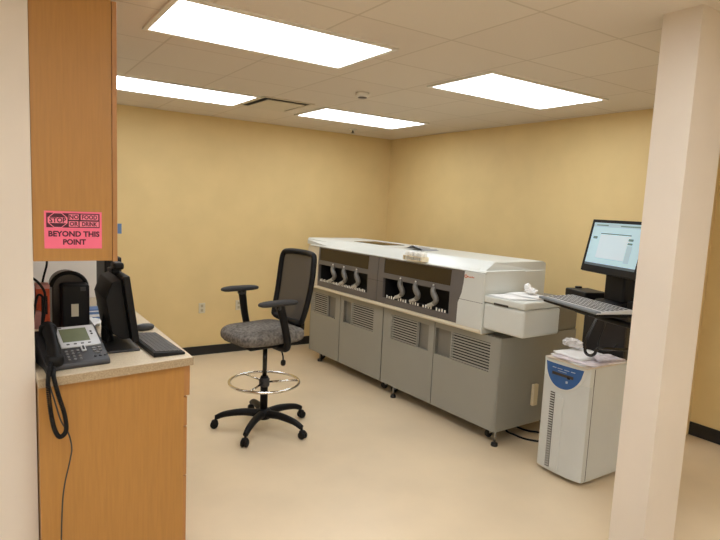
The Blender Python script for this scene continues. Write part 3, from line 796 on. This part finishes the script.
# cable loop hanging from tray
def cable(pts, r, m, label, name='cable', group=None):
    bm = B(); tube(bm, spline(pts, 10), r, 8); return tag(obj(name, bm, m, None, True), label, 'cable', group)
cable([(-1.55, -4.42, 1.255), (-1.40, -4.30, 1.16), (-1.29, -4.18, 1.03), (-1.27, -4.152, .945), (-1.27, -4.158, .900), (-1.27, -4.19, .886), (-1.27, -4.226, .904), (-1.265, -4.244, .945), (-1.2, -4.27, .945), (-1.06, -4.30, .93), (-.985, -4.30, .93)], .0105, M['black_gloss'], 'thick black cable looping down onto the papers from the keyboard tray')
cable([(-1.60, -4.50, 1.255), (-1.45, -4.40, 1.16), (-1.32, -4.28, 1.0), (-1.20, -4.235, .93), (-1.08, -4.22, .91), (-.985, -4.20, .93)], .005, M['black'], 'thin black cable hanging from the keyboard tray')
# floor cables
cable([(-1.06, -3.30, .12), (-1.065, -3.34, .012), (-1.07, -3.44, .008), (-1.055, -3.54, .008), (-.98, -3.64, .008), (-.86, -3.74, .008), (-.72, -3.84, .008), (-.66, -3.98, .05), (-.69, -4.06, .12)], .008, M['black'], 'black power cable on the floor from analyzer towards the power unit', 'power_cable', 'floor power cables')
cable([(-.92, -3.22, .1), (-.91, -3.30, .012), (-.90, -3.42, .008), (-.84, -3.5, .008), (-.79, -3.65, .008), (-.62, -3.86, .03), (-.52, -4.05, .03), (-.62, -4.1, .12), (-.735, -4.13, .16)], .008, M['black'], 'second black power cable curling further under the analyzer end', 'power_cable', 'floor power cables')

# ------------------------------------------------------------------ column workstation: tray arm, tray, monitor, keyboard
HD = .35
a_ = Vector((math.sin(HD), math.cos(HD), 0)); n_ = Vector((-math.cos(HD), math.sin(HD), 0))
# local frame: x = -n (away from user), y = a (to the left of the user)
RZ = -HD
WS = thing('workstation_arm', 'black tray arm fixed to the white column holding keyboard and monitor', 'workstation arm', (-1.79, -4.475, 1.28), RZ)
bx('tray', M['black'], WS, -.115, .36, -.27, .25, .008, .026, .006)
bx('tray_brace', M['black'], WS, -.02, .3, -.06, .06, -.022, .010, .006)
# arm to the column (+y face of the column at world y = -4.947)
bm = B(); iv = Matrix.Rotation(-RZ, 4, 'Z') @ Matrix.Translation((1.79, 4.475, -1.28))
tube(bm, [iv @ Vector(p) for p in spline([(-1.80, -4.945, 1.25), (-1.80, -4.80, 1.25), (-1.76, -4.62, 1.25), (-1.70, -4.46, 1.25)], 6)], .018, 12); obj('support_arm', bm, M['black'], WS, True)
bm = B(); 
for q in box(bm, -1.87, -1.77, -4.947, -4.935, 1.16, 1.30): q.co = iv @ q.co
obj('wall_plate', bm, M['black'], WS)
kb2 = keyboard('keyboard', 'black and silver keyboard on the tray arm beside the white column', .535, .235, M['board_grey'], M['keyblack'], 6, .034, .26, .0028)
# user side is local -x
kb2.location = Vector((-1.80, -4.475, 1.3065)); kb2.rotation_euler = (0, 0, -.31)
# flat black box behind keyboard
fb = thing('docking_box', 'flat black box behind the keyboard on the tray arm', 'box', (-1.490, -4.27, 1.3065), RZ)
bx('body', M['black'], fb, -.085, .085, -.12, .10, 0, .050, .008)
bx('cable_plug', M['black'], fb, -.02, .02, .07, .095, .048, .062, .004)
fb2 = thing('card_reader', 'small black reader box right of the monitor foot on the tray arm', 'box', (-1.615, -4.72, 1.3065), RZ)
bx('body', M['black'], fb2, -.06, .06, -.03, .05, 0, .05, .008)
# monitor
MN = thing('monitor', 'black monitor with lit pale cyan screen on the tray arm beside the column', 'monitor', (-1.616, -4.511, 1.3065), RZ)
mz = 1.646-1.3065
tm = Matrix.Rotation(.19, 3, 'Y')
def tl(bm):
    c = Vector((0, 0, mz))
    for q in bm.verts: q.co = c + tm @ (q.co-c)
    return bm
mw, mh = .25, .162
bm = B(); box(bm, .0, .035, -mw, mw, mz-mh, mz+mh); obj('housing', tl(bm), M['black'], MN, bevel=.006)
bm = frame_bm(-.004, .001, -mw+.003, mw-.003, mz-mh+.002, mz+mh-.002, [(-mw+.022, mw-.022, mz-mh+.042, mz+mh-.02)]); obj('bezel', tl(bm), M['black'], MN)
w2, z0_, z1_ = mw-.022, mz-mh+.042, mz+mh-.02
bm = B(); box(bm, -.0022, .001, -w2, w2, z0_, z1_); sc = obj('screen', tl(bm), M['scr'], MN)
def px(name, m, y0, y1, f0, f1, d=.0004):
    hgt = z1_-z0_
    bm = B(); box(bm, -.0022-d, -.002, y0, y1, z0_+hgt*f0, z0_+hgt*f1); obj(name, tl(bm), m, sc)
px('toolbar', M['scr_soft'], -w2, w2, .90, .985)
px('toolbar_icons', M['scr_bar'], .09, .20, .93, .955, .0006); px('toolbar_icons', M['scr_bar'], -.20, -.02, .93, .955, .0006)
px('window_panel', M['scr_win'], -.13, .14, .18, .74)
px('window_title', M['scr_bar'], -.13, .14, .74, .765, .0006)
px('side_button', M['scr_bar'], .165, .205, .62, .68); px('side_button', M['scr_bar'], -.155, -.115, .63, .68, .0008); px('side_button', M['scr_bar'], -.155, -.115, .55, .59, .0008)
px('side_panel', M['scr_soft'], -.16, -.115, .14, .53, .0006)
px('status_bar', M['scr_dark'], -w2, w2, .0, .055)
px('window_edge', M['scr_soft'], -.13, .14, .17, .185, .0007)
bm = B(); prism(bm, [(.03, .02), (.03, .19), (.07, .26), (.10, .25), (.13, .06), (.13, .02)], -.088, .088); obj('stand_neck', bm, M['black'], MN, bevel=.012, seg=3)
bm = B(); superell(bm, (.07, 0, .013), (.12, .13, .013), .5, .8, 36, 10); obj('stand_base', bm, M['black'], MN, True)

# ------------------------------------------------------------------ camera
yaw, pitch, roll, f = .59104, .11931, .04823, 572.0
fw = Vector((math.sin(yaw)*math.cos(pitch), math.cos(yaw)*math.cos(pitch), -math.sin(pitch)))
r0 = Vector((math.cos(yaw), -math.sin(yaw), 0)); u0 = r0.cross(fw)
r = math.cos(roll)*r0+math.sin(roll)*u0; u = -math.sin(roll)*r0+math.cos(roll)*u0
cam = bpy.data.cameras.new('camera'); co = bpy.data.objects.new('camera', cam); C.objects.link(co)
m4 = Matrix((r, u, -fw)).transposed().to_4x4(); m4.translation = Vector((-4.6681, -6.4833, 1.81292)); co.matrix_world = m4
cam.sensor_fit = 'HORIZONTAL'; cam.sensor_width = 36; cam.lens = f/720*36
cam.shift_x = -5.5/720; cam.shift_y = 5.5/720; cam.clip_start = .05
S.camera = co

# ------------------------------------------------------------------ world + view
w = bpy.data.worlds.new('world'); S.world = w; w.use_nodes = True
w.node_tree.nodes['Background'].inputs['Color'].default_value = (.9, .85, .75, 1)
w.node_tree.nodes['Background'].inputs['Strength'].default_value = .0
S.view_settings.view_transform = 'Standard'; S.view_settings.look = 'None'
S.view_settings.gamma = 1; S.view_settings.use_curve_mapping = False
S.view_settings.exposure = -.9
